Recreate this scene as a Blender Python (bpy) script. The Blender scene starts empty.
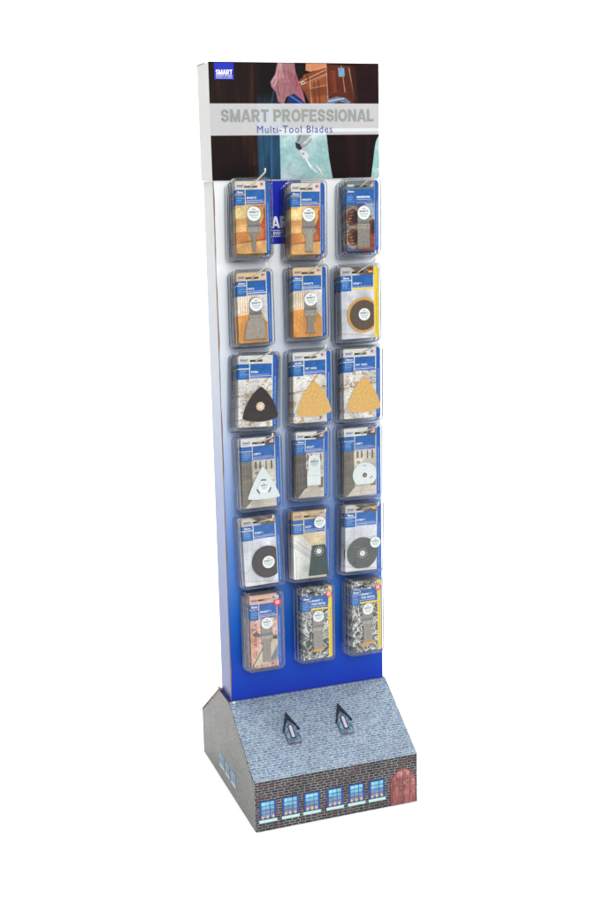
import bpy, math, random
import numpy as np
from mathutils import Matrix, Vector
random.seed(4); RNG = np.random.RandomState(7)
SC = bpy.context.scene
COL = SC.collection

# ------------------------------------------------------------------ dimensions (metres)
W, D, H = 0.400, 0.0915, 1.747        # column width, depth, height
HS = 1.4929                            # seam between header and column
HB = 0.2496                            # top of the house-shaped base
A, B, HW, HW2, E = 0.1937, 0.2726, 0.1255, 0.1235, 0.0064

def lin(c):
    c = np.asarray(c, float) / 255.0
    return np.where(c <= 0.04045, c / 12.92, ((c + 0.055) / 1.055) ** 2.4)
def L4(c):
    l = lin(c); return (float(l[0]), float(l[1]), float(l[2]), 1.0)

# ------------------------------------------------------------------ materials
def mat(name, col=(128,128,128), rough=0.5, metal=0.0, spec=0.3, noise=0.0, nscale=200, coat=0.0):
    m = bpy.data.materials.new(name); m.use_nodes = True
    nt = m.node_tree; p = nt.nodes['Principled BSDF']
    p.inputs['Base Color'].default_value = L4(col); p.inputs['Roughness'].default_value = rough
    p.inputs['Metallic'].default_value = metal; p.inputs['Specular IOR Level'].default_value = spec
    p.inputs['Coat Weight'].default_value = coat
    if noise:
        tc = nt.nodes.new('ShaderNodeTexCoord'); n = nt.nodes.new('ShaderNodeTexNoise')
        n.inputs['Scale'].default_value = nscale; n.inputs['Detail'].default_value = 3
        mr = nt.nodes.new('ShaderNodeMapRange'); mr.inputs['From Min'].default_value = .3; mr.inputs['From Max'].default_value = .7
        mr.inputs['To Min'].default_value = 1 - noise; mr.inputs['To Max'].default_value = 1 + noise * .6
        mx = nt.nodes.new('ShaderNodeVectorMath'); mx.operation = 'SCALE'; mx.inputs[0].default_value = L4(col)[:3]
        nt.links.new(tc.outputs['Object'], n.inputs['Vector']); nt.links.new(n.outputs['Fac'], mr.inputs['Value'])
        nt.links.new(mr.outputs[0], mx.inputs['Scale']); nt.links.new(mx.outputs[0], p.inputs['Base Color'])
    return m
def print_mat(name, rough=0.42, spec=0.25):
    m = bpy.data.materials.new(name); m.use_nodes = True; nt = m.node_tree
    p = nt.nodes['Principled BSDF']; a = nt.nodes.new('ShaderNodeAttribute'); a.attribute_name = 'Col'
    nt.links.new(a.outputs['Color'], p.inputs['Base Color'])
    p.inputs['Roughness'].default_value = rough; p.inputs['Specular IOR Level'].default_value = spec
    return m
def brick_mat(name, axes, c1, c2, mortar, bw, rh, ms, rough=.45, spec=.4, tint=None, patch=.35, seed=0.0):
    m = bpy.data.materials.new(name); m.use_nodes = True; nt = m.node_tree; N = nt.nodes; Lk = nt.links
    p = N['Principled BSDF']; tc = N.new('ShaderNodeTexCoord'); sp = N.new('ShaderNodeSeparateXYZ'); cb = N.new('ShaderNodeCombineXYZ')
    Lk.new(tc.outputs['Object'], sp.inputs[0])
    Lk.new(sp.outputs[axes[0]], cb.inputs[0])
    if axes[2]:
        mu = N.new('ShaderNodeMath'); mu.operation = 'MULTIPLY'; mu.inputs[1].default_value = axes[2]
        Lk.new(sp.outputs[axes[1]], mu.inputs[0]); Lk.new(mu.outputs[0], cb.inputs[1])
    else: Lk.new(sp.outputs[axes[1]], cb.inputs[1])
    # slight hand-drawn wobble of the printed courses
    nz = N.new('ShaderNodeTexNoise'); nz.inputs['Scale'].default_value = 75; nz.inputs['Detail'].default_value = 3
    Lk.new(tc.outputs['Object'], nz.inputs['Vector'])
    vs = N.new('ShaderNodeVectorMath'); vs.operation = 'SCALE'; vs.inputs['Scale'].default_value = .0050
    Lk.new(nz.outputs['Color'], vs.inputs[0]); va = N.new('ShaderNodeVectorMath'); va.operation = 'ADD'
    Lk.new(cb.outputs[0], va.inputs[0]); Lk.new(vs.outputs[0], va.inputs[1])
    va2 = N.new('ShaderNodeVectorMath'); va2.operation = 'ADD'; va2.inputs[1].default_value = (3 + seed, 3.0, 0)
    Lk.new(va.outputs[0], va2.inputs[0])
    b = N.new('ShaderNodeTexBrick'); b.inputs['Scale'].default_value = 1.0
    b.inputs['Color1'].default_value = L4(c1); b.inputs['Color2'].default_value = L4(c2); b.inputs['Mortar'].default_value = L4(mortar)
    b.inputs['Brick Width'].default_value = bw; b.inputs['Row Height'].default_value = rh; b.inputs['Mortar Size'].default_value = ms
    b.inputs['Mortar Smooth'].default_value = .5; b.offset = .43; b.offset_frequency = 2; b.squash = .82; b.squash_frequency = 3
    Lk.new(va2.outputs[0], b.inputs['Vector'])
    out = b.outputs['Color']
    def noise_scale(inp, sc, lo, hi, fmin=.3, fmax=.7):
        n = N.new('ShaderNodeTexNoise'); n.inputs['Scale'].default_value = sc; n.inputs['Detail'].default_value = 4
        Lk.new(tc.outputs['Object'], n.inputs['Vector'])
        mr = N.new('ShaderNodeMapRange'); mr.inputs['From Min'].default_value = fmin; mr.inputs['From Max'].default_value = fmax
        mr.inputs['To Min'].default_value = lo; mr.inputs['To Max'].default_value = hi
        Lk.new(n.outputs['Fac'], mr.inputs['Value'])
        v = N.new('ShaderNodeVectorMath'); v.operation = 'SCALE'; Lk.new(inp, v.inputs[0]); Lk.new(mr.outputs[0], v.inputs['Scale'])
        return v.outputs[0]
    if tint:
        n = N.new('ShaderNodeTexNoise'); n.inputs['Scale'].default_value = tint[1]; n.inputs['Detail'].default_value = 3
        Lk.new(tc.outputs['Object'], n.inputs['Vector'])
        cr = N.new('ShaderNodeMapRange'); cr.inputs['From Min'].default_value = .5; cr.inputs['From Max'].default_value = .62
        cr.inputs['To Max'].default_value = tint[2]
        Lk.new(n.outputs['Fac'], cr.inputs['Value'])
        mx = N.new('ShaderNodeMix'); mx.data_type = 'RGBA'; mx.inputs[7].default_value = L4(tint[0])
        Lk.new(cr.outputs[0], mx.inputs[0]); Lk.new(out, mx.inputs[6]); out = mx.outputs[2]
    out = noise_scale(out, 14, 1 - patch, 1 + patch * .5)
    out = noise_scale(out, 260, .75, 1.25)
    Lk.new(out, p.inputs['Base Color'])
    p.inputs['Roughness'].default_value = rough; p.inputs['Specular IOR Level'].default_value = spec
    return m
def plastic_mat(name, tint=(246,248,251), face=.05, edge=.55, rough=.12, gloss=(235,240,250)):
    m = bpy.data.materials.new(name); m.use_nodes = True; nt = m.node_tree; N = nt.nodes; Lk = nt.links
    N.remove(N['Principled BSDF']); o = N['Material Output']
    t = N.new('ShaderNodeBsdfTransparent'); t.inputs[0].default_value = L4(tint)
    g = N.new('ShaderNodeBsdfGlossy'); g.inputs['Roughness'].default_value = rough; g.inputs['Color'].default_value = L4(gloss)
    lw = N.new('ShaderNodeLayerWeight'); lw.inputs['Blend'].default_value = .5
    mr = N.new('ShaderNodeMapRange'); mr.inputs['To Min'].default_value = face; mr.inputs['To Max'].default_value = edge
    pw = N.new('ShaderNodeMath'); pw.operation = 'POWER'; pw.inputs[1].default_value = 2.2
    # faint waviness of thermoformed sheet
    nz = N.new('ShaderNodeTexNoise'); nz.inputs['Scale'].default_value = 45; tc = N.new('ShaderNodeTexCoord')
    bp = N.new('ShaderNodeBump'); bp.inputs['Strength'].default_value = .25; bp.inputs['Distance'].default_value = .002
    Lk.new(tc.outputs['Object'], nz.inputs['Vector']); Lk.new(nz.outputs['Fac'], bp.inputs['Height']); Lk.new(bp.outputs[0], g.inputs['Normal'])
    mx = N.new('ShaderNodeMixShader')
    Lk.new(lw.outputs['Facing'], pw.inputs[0]); Lk.new(pw.outputs[0], mr.inputs['Value']); Lk.new(mr.outputs[0], mx.inputs[0])
    Lk.new(t.outputs[0], mx.inputs[1]); Lk.new(g.outputs[0], mx.inputs[2]); Lk.new(mx.outputs[0], o.inputs['Surface'])
    return m

def gradient_mat(name, side=False):
    """printed white-to-blue blend of the column artwork, running down its height"""
    m = bpy.data.materials.new(name); m.use_nodes = True; nt = m.node_tree; N = nt.nodes; Lk = nt.links
    p = N['Principled BSDF']; tc = N.new('ShaderNodeTexCoord'); sp = N.new('ShaderNodeSeparateXYZ'); Lk.new(tc.outputs['Object'], sp.inputs[0])
    mr = N.new('ShaderNodeMapRange'); mr.inputs['From Min'].default_value = .25; mr.inputs['From Max'].default_value = 1.5
    Lk.new(sp.outputs[2], mr.inputs['Value']); r = N.new('ShaderNodeValToRGB'); Lk.new(mr.outputs[0], r.inputs[0])
    stops = [(0,(14,44,156)),(.10,(18,66,172)),(.20,(36,92,188)),(.30,(76,122,202)),(.41,(128,158,214)),(.53,(170,190,222)),(.66,(200,212,226)),(.82,(216,222,226)),(1,(222,226,227))]
    stops = [(0,(6,42,158)),(.08,(8,68,174)),(.17,(30,98,190)),(.31,(98,142,214)),(.46,(166,188,228)),(.60,(208,218,234)),(.8,(222,226,230)),(1,(226,229,229))]
    if side: stops = [(0,(100,110,158)),(.08,(102,114,162)),(.17,(112,124,172)),(.31,(134,148,190)),(.46,(164,176,206)),(.62,(192,200,213)),(.8,(207,209,211)),(1,(212,213,210))]  # side: same blend, with the pale wash of grazing gloss put into its colours
    el = r.color_ramp.elements
    el[0].position, el[0].color = stops[0][0], L4(stops[0][1]); el[1].position, el[1].color = 1, L4(stops[-1][1])
    for s, c in stops[1:-1]:
        e = el.new(s); e.color = L4(c)
    Lk.new(r.outputs[0], p.inputs['Base Color']); p.inputs['Roughness'].default_value = .38; p.inputs['Specular IOR Level'].default_value = .35 if side else .15
    return m

M = dict(
    printed=print_mat('card_print'), header_print=print_mat('header_print', .4, .12), house_print=print_mat('house_print', .45, .3),
    grad=gradient_mat('column_gradient'), grad_side=gradient_mat('column_side_gradient', True), white_board=mat('white_board', (216,217,212), .5, noise=.02, nscale=30),
    kraft=mat('kraft_edge', (138,108,84), .8, noise=.35, nscale=400), kraft_dark=mat('dark_kraft_edge', (58,48,42), .8, noise=.5, nscale=300),  # kraft_dark: a darker brown for board edges
    blue=mat('logo_blue', (8,28,160), .4), navy=mat('navy_flap', (22,30,110), .45), ink=mat('ink_dark', (60,62,72), .5),
    white_ink=mat('white_ink', (225,228,232), .5), blue_ink=mat('blue_ink', (48,58,140), .5), grey_ink=mat('grey_ink', (130,134,130), .45),
    steel=mat('brushed_steel', (138,132,122), .42, .55, .5, .18, 260), steel_dark=mat('steel_band', (112,116,114), .4, .6, .5, .1, 200),
    steel_light=mat('steel_light', (158,150,136), .4, .5, .5, .2, 220), bronze=mat('tooth_bronze', (150,98,62), .5, .3, .4, .2, 300),
    black_disc=mat('black_plate', (44,36,33), .25, .1, .5, .18, 120), disc_brown=mat('brown_plate', (84,70,56), .45, .2, .4, .15, 150),
    gold=mat('diamond_gold', (196,144,62), .6, .2, .4, .2, 500), green_plate=mat('green_plate', (28,52,50), .38, .15, .5, .3, 70),
    grey_plate=mat('grey_green_plate', (76,80,74), .42, .3, .5, .15, 120), sand=mat('sanding_grit', (204,164,96), .85, 0, .2, .30, 330),
    white_plate=mat('white_plate', (198,206,202), .45, 0, .3, .05, 150), hub=mat('hub_tan', (208,180,150), .6, 0, .3, .2, 400),
    hole=mat('hole_dark', (46,44,42), .7), hole_light=mat('hole_light', (200,200,196), .6), sticker=mat('white_sticker', (216,220,216), .5),
    red=mat('red_sticker', (205,32,44), .45), ivory=mat('ivory_hook', (196,190,170), .42, 0, .4, .03, 100),
    cardboard=mat('card_back', (205,205,200), .7), 
    shell=plastic_mat('clear_shell', (250,251,253), .03, .34, .06, (240,241,245)), wall=plastic_mat('clear_wall', (238,240,245), .09, .42, .06, (222,226,234)), rim=plastic_mat('shell_rim', (160,165,178), .20, .55, .12, (228,230,236)),
    paper=mat('studio_paper', (250,250,250), .9, 0, .1),
)
M['sill_paint'] = mat('sill_paint', (176,214,208), .5)
M['brick'] = brick_mat('brick_front_print', (0, 2, 0), (30,28,34), (62,52,54), (146,148,146), .0165, .0066, .00078, tint=((78,38,46), 50, .45), patch=.35)
M['brick_side'] = brick_mat('brick_side_print', (1, 2, 0), (54,54,54), (86,84,80), (142,144,136), .0150, .0062, .00072, rough=.42, spec=.6, patch=.2)
M['slate'] = brick_mat('slate_roof_print', (0, 1, 1.19), (94,106,132), (128,144,160), (154,172,178), .0140, .0066, .0013, rough=.55, spec=.2, tint=((108,112,150), 100, .5), patch=.12)

# ------------------------------------------------------------------ mesh helpers
class MB:
    def __init__(s): s.v = []; s.f = []; s.m = []; s.mats = []; s.c = None
    def mi(s, m):
        if m not in s.mats: s.mats.append(m)
        return s.mats.index(m)
    def add(s, v, f, m):
        o = len(s.v); s.v += [tuple(p) for p in v]; k = s.mi(m)
        for q in f: s.f.append([i + o for i in q]); s.m.append(k)
        return s
    def box(s, x0, x1, y0, y1, z0, z1, m):
        v = [(x, y, z) for z in (z0, z1) for y in (y0, y1) for x in (x0, x1)]
        return s.add(v, [(0,2,3,1),(4,5,7,6),(0,1,5,4),(2,6,7,3),(0,4,6,2),(1,3,7,5)], m)
    def prism(s, poly, y0, y1, m, bevel=0.0):
        """poly = (x,z) outline; extruded from y0 (front) to y1 (back)"""
        n = len(poly)
        v = [(x, y0, z) for x, z in poly] + [(x, y1, z) for x, z in poly]
        f = [tuple(range(n)), tuple(range(2*n-1, n-1, -1))] + [(i, i+n, (i+1) % n + n, (i+1) % n) for i in range(n)]
        return s.add(v, f, m)
    def prism_x(s, poly, x0, x1, m):
        n = len(poly)
        v = [(x0, y, z) for y, z in poly] + [(x1, y, z) for y, z in poly]
        f = [tuple(range(n)), tuple(range(2*n-1, n-1, -1))] + [(i, i+n, (i+1) % n + n, (i+1) % n) for i in range(n)]
        return s.add(v, f, m)
    def tube(s, pts, r, m, n=8, flat=1.0):
        pts = [Vector(p) for p in pts]; v = []
        for i, p in enumerate(pts):
            d = (pts[min(i+1, len(pts)-1)] - pts[max(i-1, 0)]).normalized()
            a = d.cross(Vector((0, 0, 1)));  a = a.normalized() if a.length > 1e-4 else Vector((1, 0, 0))
            b = a.cross(d).normalized()
            for k in range(n):
                t = 2*math.pi*k/n; v.append(p + a*math.cos(t)*r + b*math.sin(t)*r*flat)
        f = [(i*n+k, i*n+(k+1) % n, (i+1)*n+(k+1) % n, (i+1)*n+k) for i in range(len(pts)-1) for k in range(n)]
        f += [tuple(range(n))[::-1], tuple(range((len(pts)-1)*n, len(pts)*n))]
        return s.add(v, f, m)
    def build(s, name, parent=None, smooth=False, loc=None):
        me = bpy.data.meshes.new(name); me.from_pydata(s.v, [], s.f)
        for m in s.mats: me.materials.append(M[m])
        me.polygons.foreach_set('material_index', s.m)
        if smooth: me.polygons.foreach_set('use_smooth', [True]*len(s.f))
        if s.c is not None:
            at = me.color_attributes.new('Col', 'FLOAT_COLOR', 'POINT')
            full = np.ones((len(s.v), 4), np.float32); full[:, :3] = .8; full[s.c[0]:s.c[0]+len(s.c[1]), :] = s.c[1]
            at.data.foreach_set('color', full.ravel())
        me.update()
        o = bpy.data.objects.new(name, me); COL.objects.link(o)
        if parent: o.parent = parent
        if loc: o.location = loc
        return o

_tc = {}
def text2d(txt, bold=0.0, spacing=1.0):
    k = (txt, bold, spacing)
    if k in _tc: return _tc[k]
    cu = bpy.data.curves.new('t', 'FONT'); cu.body = txt; cu.size = 1; cu.offset = bold; cu.resolution_u = 3; cu.space_character = spacing
    cu.fill_mode = 'FRONT'
    ob = bpy.data.objects.new('t', cu); COL.objects.link(ob)
    dg = bpy.context.evaluated_depsgraph_get(); dg.update()
    me = bpy.data.meshes.new_from_object(ob.evaluated_get(dg))
    v = np.array([tuple(p.co)[:2] for p in me.vertices]); f = [tuple(p.vertices) for p in me.polygons]
    bpy.data.objects.remove(ob); bpy.data.meshes.remove(me); bpy.data.curves.remove(cu)
    v -= v.min(0); wh = v.max(0)
    _tc[k] = (v / wh, f, wh[0] / wh[1]); return _tc[k]
def put_text(mb, txt, x0, x1, z0, z1, y, m, bold=0.02, spacing=1.0, center=False, keep=False):
    v, f, asp = text2d(txt, 0.0, spacing)
    w = x1 - x0
    if keep: w = min(w, (z1 - z0) * asp)
    xs = (x0 + x1 - w) / 2 if center else x0
    b = bold*1.1*(z1 - z0); sh = [(0, 0)] if bold < .015 else [(-1, -1), (1, 1), (-1, 1), (1, -1), (0, 0)]
    for i, (sx_, sz_) in enumerate(sh):      # heavier strokes: the same glyphs laid side by side
        mb.add([(xs + b + p[0]*(w-2*b) + sx_*b, y - i*.00003, z0 + b + p[1]*(z1 - z0 - 2*b) + sz_*b*.8) for p in v], f, m)

def _arc(cx, cz, rx, rz, a0, a1, n=12):
    return [(cx+rx*math.cos(math.radians(a0+(a1-a0)*k/n)), cz+rz*math.sin(math.radians(a0+(a1-a0)*k/n))) for k in range(n+1)]
def glyph(ch):
    """heavy grotesque capitals as centre lines; height 1; returns width, strokes [(points, thickness)]"""
    t = .235; h = t/2
    if ch == 'S': return .72, [(_arc(.36, .70, .235, .195, 12, 255, 16) + _arc(.36, .305, .245, .20, 72, -165, 16), .215)]
    if ch == 'M': return .92, [([(h, 0), (h, 1)], t), ([(.92-h, 0), (.92-h, 1)], t), ([(.13, 1), (.46, .0)], .20), ([(.79, 1), (.46, .0)], .20)]
    if ch == 'A': return .84, [([(.10, 0), (.40, 1)], .21), ([(.74, 0), (.44, 1)], .21), ([(.2, .27), (.64, .27)], .16)]
    if ch == 'R': return .76, [([(h, 0), (h, 1)], t), ([(h, .9), (.42, .9)] + _arc(.42, .685, .205, .215, 90, -90, 10) + [(h, .47)], .20), ([(.36, .45), (.64, 0)], .22)]
    if ch == 'T': return .70, [([(.35, 0), (.35, .9)], t), ([(0, .9), (.70, .9)], .20)]
    if ch == 'P': return .72, [([(h, 0), (h, 1)], t), ([(h, .9), (.42, .9)] + _arc(.42, .66, .19, .24, 90, -90, 10) + [(h, .42)], .20)]
    if ch == 'O': return .84, [(_arc(.42, .5, .31, .40, 0, 360, 28), .215)]
    if ch == 'F': return .64, [([(h, 0), (h, 1)], t), ([(h, .9), (.64, .9)], .20), ([(h, .50), (.58, .50)], .19)]
    if ch == 'E': return .67, [([(h, 0), (h, 1)], t), ([(h, .9), (.66, .9)], .20), ([(h, .51), (.61, .51)], .18), ([(h, .1), (.67, .1)], .20)]
    if ch == 'I': return .24, [([(.12, 0), (.12, 1)], t)]
    if ch == 'N': return .78, [([(h, 0), (h, 1)], t), ([(.78-h, 0), (.78-h, 1)], t), ([(.12, 1), (.66, 0)], .22)]
    if ch == 'L': return .62, [([(h, 0), (h, 1)], t), ([(h, .1), (.62, .1)], .20)]
    return .26, []
def put_heavy(mb, txt, x0, x1, z0, z1, y, m, gap=.075):
    tot = sum(glyph(c)[0] for c in txt) + gap*(len(txt)-1); sx = (x1-x0)/tot; sz = z1-z0; cx = x0; lay = 0
    for c in txt:
        w, st = glyph(c)
        for pts, t in st:
            v = []; n = len(pts)
            for i, (px, pz) in enumerate(pts):
                a = pts[max(i-1, 0)]; b = pts[min(i+1, n-1)]
                if n > 20 and i in (0, n-1): a, b = pts[n-2], pts[1]
                dx, dz = b[0]-a[0], b[1]-a[1]; L = math.hypot(dx, dz) or 1; nx, nz = -dz/L*t/2, dx/L*t/2
                if n == 2 and 0 < abs(dx) and 0 < abs(dz):     # slanted stroke: cut flat at cap and base line
                    nx, nz = (-t/2*L/abs(dz))*(1 if dz > 0 else -1), 0
                for q in (1, -1): v.append((cx + (px+nx*q)*sx, y - (lay % 6)*.00002, z0 + (pz+nz*q)*sz))
            mb.add(v, [(2*i, 2*i+1, 2*i+3, 2*i+2) for i in range(n-1)], m); lay += 1
        cx += (w+gap)*sx

def tag(o, label=None, cat=None, group=None, kind=None):
    for k, v in (('label', label), ('category', cat), ('group', group), ('kind', kind)):
        if v: o[k] = v
    return o
def empty(name, loc=(0,0,0)):
    o = bpy.data.objects.new(name, None); o.empty_display_size = .02; COL.objects.link(o); o.location = loc; return o

# ------------------------------------------------------------------ printed artwork (procedural canvas -> vertex colours)
def vnoise(x, y, seed=0, oct=1):
    out = 0; amp = 1; tot = 0
    for o in range(oct):
        r = np.random.RandomState(seed + o * 17).rand(64, 64)
        xi = np.floor(x).astype(int); yi = np.floor(y).astype(int); fx = x - xi; fy = y - yi
        fx = fx*fx*(3-2*fx); fy = fy*fy*(3-2*fy)
        g = lambda a, b: r[a % 64, b % 64]
        out = out + amp * ((g(xi, yi)*(1-fx) + g(xi+1, yi)*fx)*(1-fy) + (g(xi, yi+1)*(1-fx) + g(xi+1, yi+1)*fx)*fy)
        tot += amp; amp *= .5; x = x*2; y = y*2
    return out / tot
class Canvas:
    def __init__(s, w, h, nx, col=(200,200,200)):
        s.w, s.h = w, h; s.nx = nx; s.ny = int(round(nx * h / w))
        s.x, s.y = np.meshgrid(np.linspace(0, w, s.nx+1), np.linspace(0, h, s.ny+1))   # y runs DOWN
        s.u, s.v = s.x / w, s.y / h
        s.c = np.zeros(s.x.shape + (3,)); s.c[:] = col; s.px = w / s.nx
    def fill(s, mask, col, a=1.0):
        k = (mask.astype(float) if mask.dtype == bool else mask) * a
        s.c = s.c * (1 - k[..., None]) + np.asarray(col, float) * k[..., None] if np.ndim(col) == 1 else s.c*(1-k[..., None]) + col*k[..., None]
    def rect(s, u0, u1, v0, v1, col, a=1.0): s.fill((s.u >= u0) & (s.u <= u1) & (s.v >= v0) & (s.v <= v1), col, a)
    def poly(s, pts, col, a=1.0, soft=1.0):
        inside = np.zeros(s.u.shape, bool); n = len(pts); d = np.full(s.u.shape, 1e9); asp = s.h / s.w
        for i in range(n):
            (x1, y1), (x2, y2) = pts[i], pts[(i+1) % n]
            c = ((y1 > s.v) != (y2 > s.v))
            with np.errstate(divide='ignore', invalid='ignore'):
                t = (x2-x1)*(s.v-y1)/(y2-y1+1e-12)+x1
            inside ^= c & (s.u < t)
            d = np.minimum(d, s._seg(x1, y1, x2, y2))
        sd = np.where(inside, d, -d) / (s.px / s.w)
        s.fill(np.clip(sd / soft + .5, 0, 1), col, a)
    def _seg(s, x1, y1, x2, y2):
        asp = s.h / s.w; dx, dy = x2-x1, (y2-y1)*asp; px, py = s.u-x1, (s.v-y1)*asp
        t = np.clip((px*dx+py*dy)/(dx*dx+dy*dy+1e-12), 0, 1); return np.hypot(px-t*dx, py-t*dy)
    def line(s, x1, y1, x2, y2, w, col, a=1.0):
        s.fill(np.clip((w/2 - s._seg(x1, y1, x2, y2)) / (s.px/s.w) + .5, 0, 1), col, a)
    def ell(s, cu, cv, ru, rv, col, a=1.0):
        d = np.hypot((s.u-cu)/ru, (s.v-cv)/rv); s.fill(np.clip((1-d)*ru/(s.px/s.w)+.5, 0, 1), col, a)
    def mul(s, k, mask=None):
        k = k[..., None] if np.ndim(k) == 2 else k
        if mask is None: s.c = s.c * k
        else: s.c = np.where(mask[..., None], s.c * k, s.c)
    def mesh(s, mb, x0, ztop, y, m, keep=None, zfun=None):
        """lay the canvas as a grid facing -y; keep(x,z local)-> bool per face"""
        ny, nx = s.x.shape; o = len(mb.v)
        X = x0 + s.x.ravel(); Z = ztop - s.y.ravel()
        mb.v += list(zip(X.tolist(), [y]*X.size, Z.tolist()))
        cx = (s.x[:-1, :-1] + s.px/2); cy = (s.y[:-1, :-1] + s.px/2)
        kp = np.ones(cx.shape, bool) if keep is None else keep(cx, cy)
        J, I = np.nonzero(kp); a = J*nx + I + o
        f = np.stack([a + nx, a + nx + 1, a + 1, a], 1).tolist(); k = mb.mi(m)
        mb.f += f; mb.m += [k]*len(f)
        mb.c = (o, np.concatenate([lin(np.clip(s.c, 0, 255)).reshape(-1, 3), np.ones((X.size, 1))], 1).astype(np.float32))

def rrect(x0, x1, z0, z1, r, n=6):
    pts = []
    for cx, cz, a0 in ((x1-r, z1-r, 0), (x0+r, z1-r, 90), (x0+r, z0+r, 180), (x1-r, z0+r, 270)):
        for k in range(n+1):
            t = math.radians(a0 + 90*k/n); pts.append((cx + r*math.cos(t), cz + r*math.sin(t)))
    return pts
def circle(cx, cz, r, n=40, a0=0, a1=360):
    full = a1 - a0 >= 360
    return [(cx + r*math.cos(math.radians(a0+(a1-a0)*k/(n if full else n-1))), cz + r*math.sin(math.radians(a0+(a1-a0)*k/(n if full else n-1)))) for k in range(n)]

# ------------------------------------------------------------------ studio
def studio():
    mb = MB(); prof = [(-7, 0), (1.6, 0)]
    for k in range(1, 13):
        t = math.radians(90*k/12); prof.append((1.6 + 1.2*math.sin(t), 1.2 - 1.2*math.cos(t)))
    prof.append((2.8, 4.5))
    v = []; f = []
    for y, z in prof: v += [(-2.8, y, z), (4.2, y, z)]
    for i in range(len(prof)-1): f.append((2*i, 2*i+1, 2*i+3, 2*i+2))
    mb.add(v, f, 'paper'); o = mb.build('ground', smooth=True); tag(o, kind='structure')
    o['label'] = 'seamless white studio paper sweeping up behind the stand'; 
studio()

# ------------------------------------------------------------------ the display stand
stand = empty('display_stand')
tag(stand, 'tall cardboard blade display with white to blue column on a brick house base', 'display stand')

# column: a folded box, its front sheet with a raw left edge that wavers slightly
mb = MB(); mb.box(.0016, W-.0016, .0032, D, HB-.10, HS-.0005, 'grad_side'); mb.build('column', stand)
mb = MB(); n = 90; v = []; f = []
for i in range(n+1):
    z = HB + .0012 + (HS - .001 - HB - .0012)*i/n
    wob = .0007*math.sin(z*23) + .0005*math.sin(z*61+1) + random.uniform(-.0003, .0003)
    v += [(.0008 + wob, 0, z), (W, 0, z)]
f = [(2*i, 2*i+1, 2*i+3, 2*i+2) for i in range(n)]
mb.add(v, f, 'grad')
mb.add([(.0008, 0, HB+.0012), (W, 0, HB+.0012), (W, .003, HB+.0012), (.0008, .003, HB+.0012)], [(0, 3, 2, 1)], 'kraft')
mb.box(-.0009, W-.0002, .0004, .0031, HB+.0014, HS-.0012, 'kraft')
mb.build('front_panel', stand)
# blue emblem square behind the top row
lx0, lx1, lz0, lz1 = .0760, .2070, 1.3485, HS-.0022
mb = MB(); mb.box(lx0, lx1, -.0005, -.0001, lz0, lz1, 'blue')
put_heavy(mb, 'SMART', .0945, .1900, 1.3845, 1.4110, -.0008, 'white_ink', .05)
for z in (1.3795, 1.3660): mb.box(.0930, .1910, -.0008, -.0006, z-.0006, z+.0006, 'white_ink')
put_text(mb, 'EVERY', .1385, .1640, 1.3690, 1.3765, -.0008, 'white_ink', .02)
mb.build('emblem', stand)

# header box
hx0, hx1, hy0 = -.0030, W+.0015, -.0040
mb = MB()
HD = D + .001
mb.box(hx0, hx1, hy0+.0006, HD, HS+.0004, H, 'white_board')
mb.box(hx0-.0004, hx0+.0030, D*.35, HD+.001, H+.0002, H+.0022, 'kraft')       # raw flap edge at the top left
mb.box(hx0-.0002, hx1+.0002, hy0-.0002, hy0+.0022, H+.0002, H+.0014, 'kraft_dark')
header = mb.build('header_box', stand)

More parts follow.
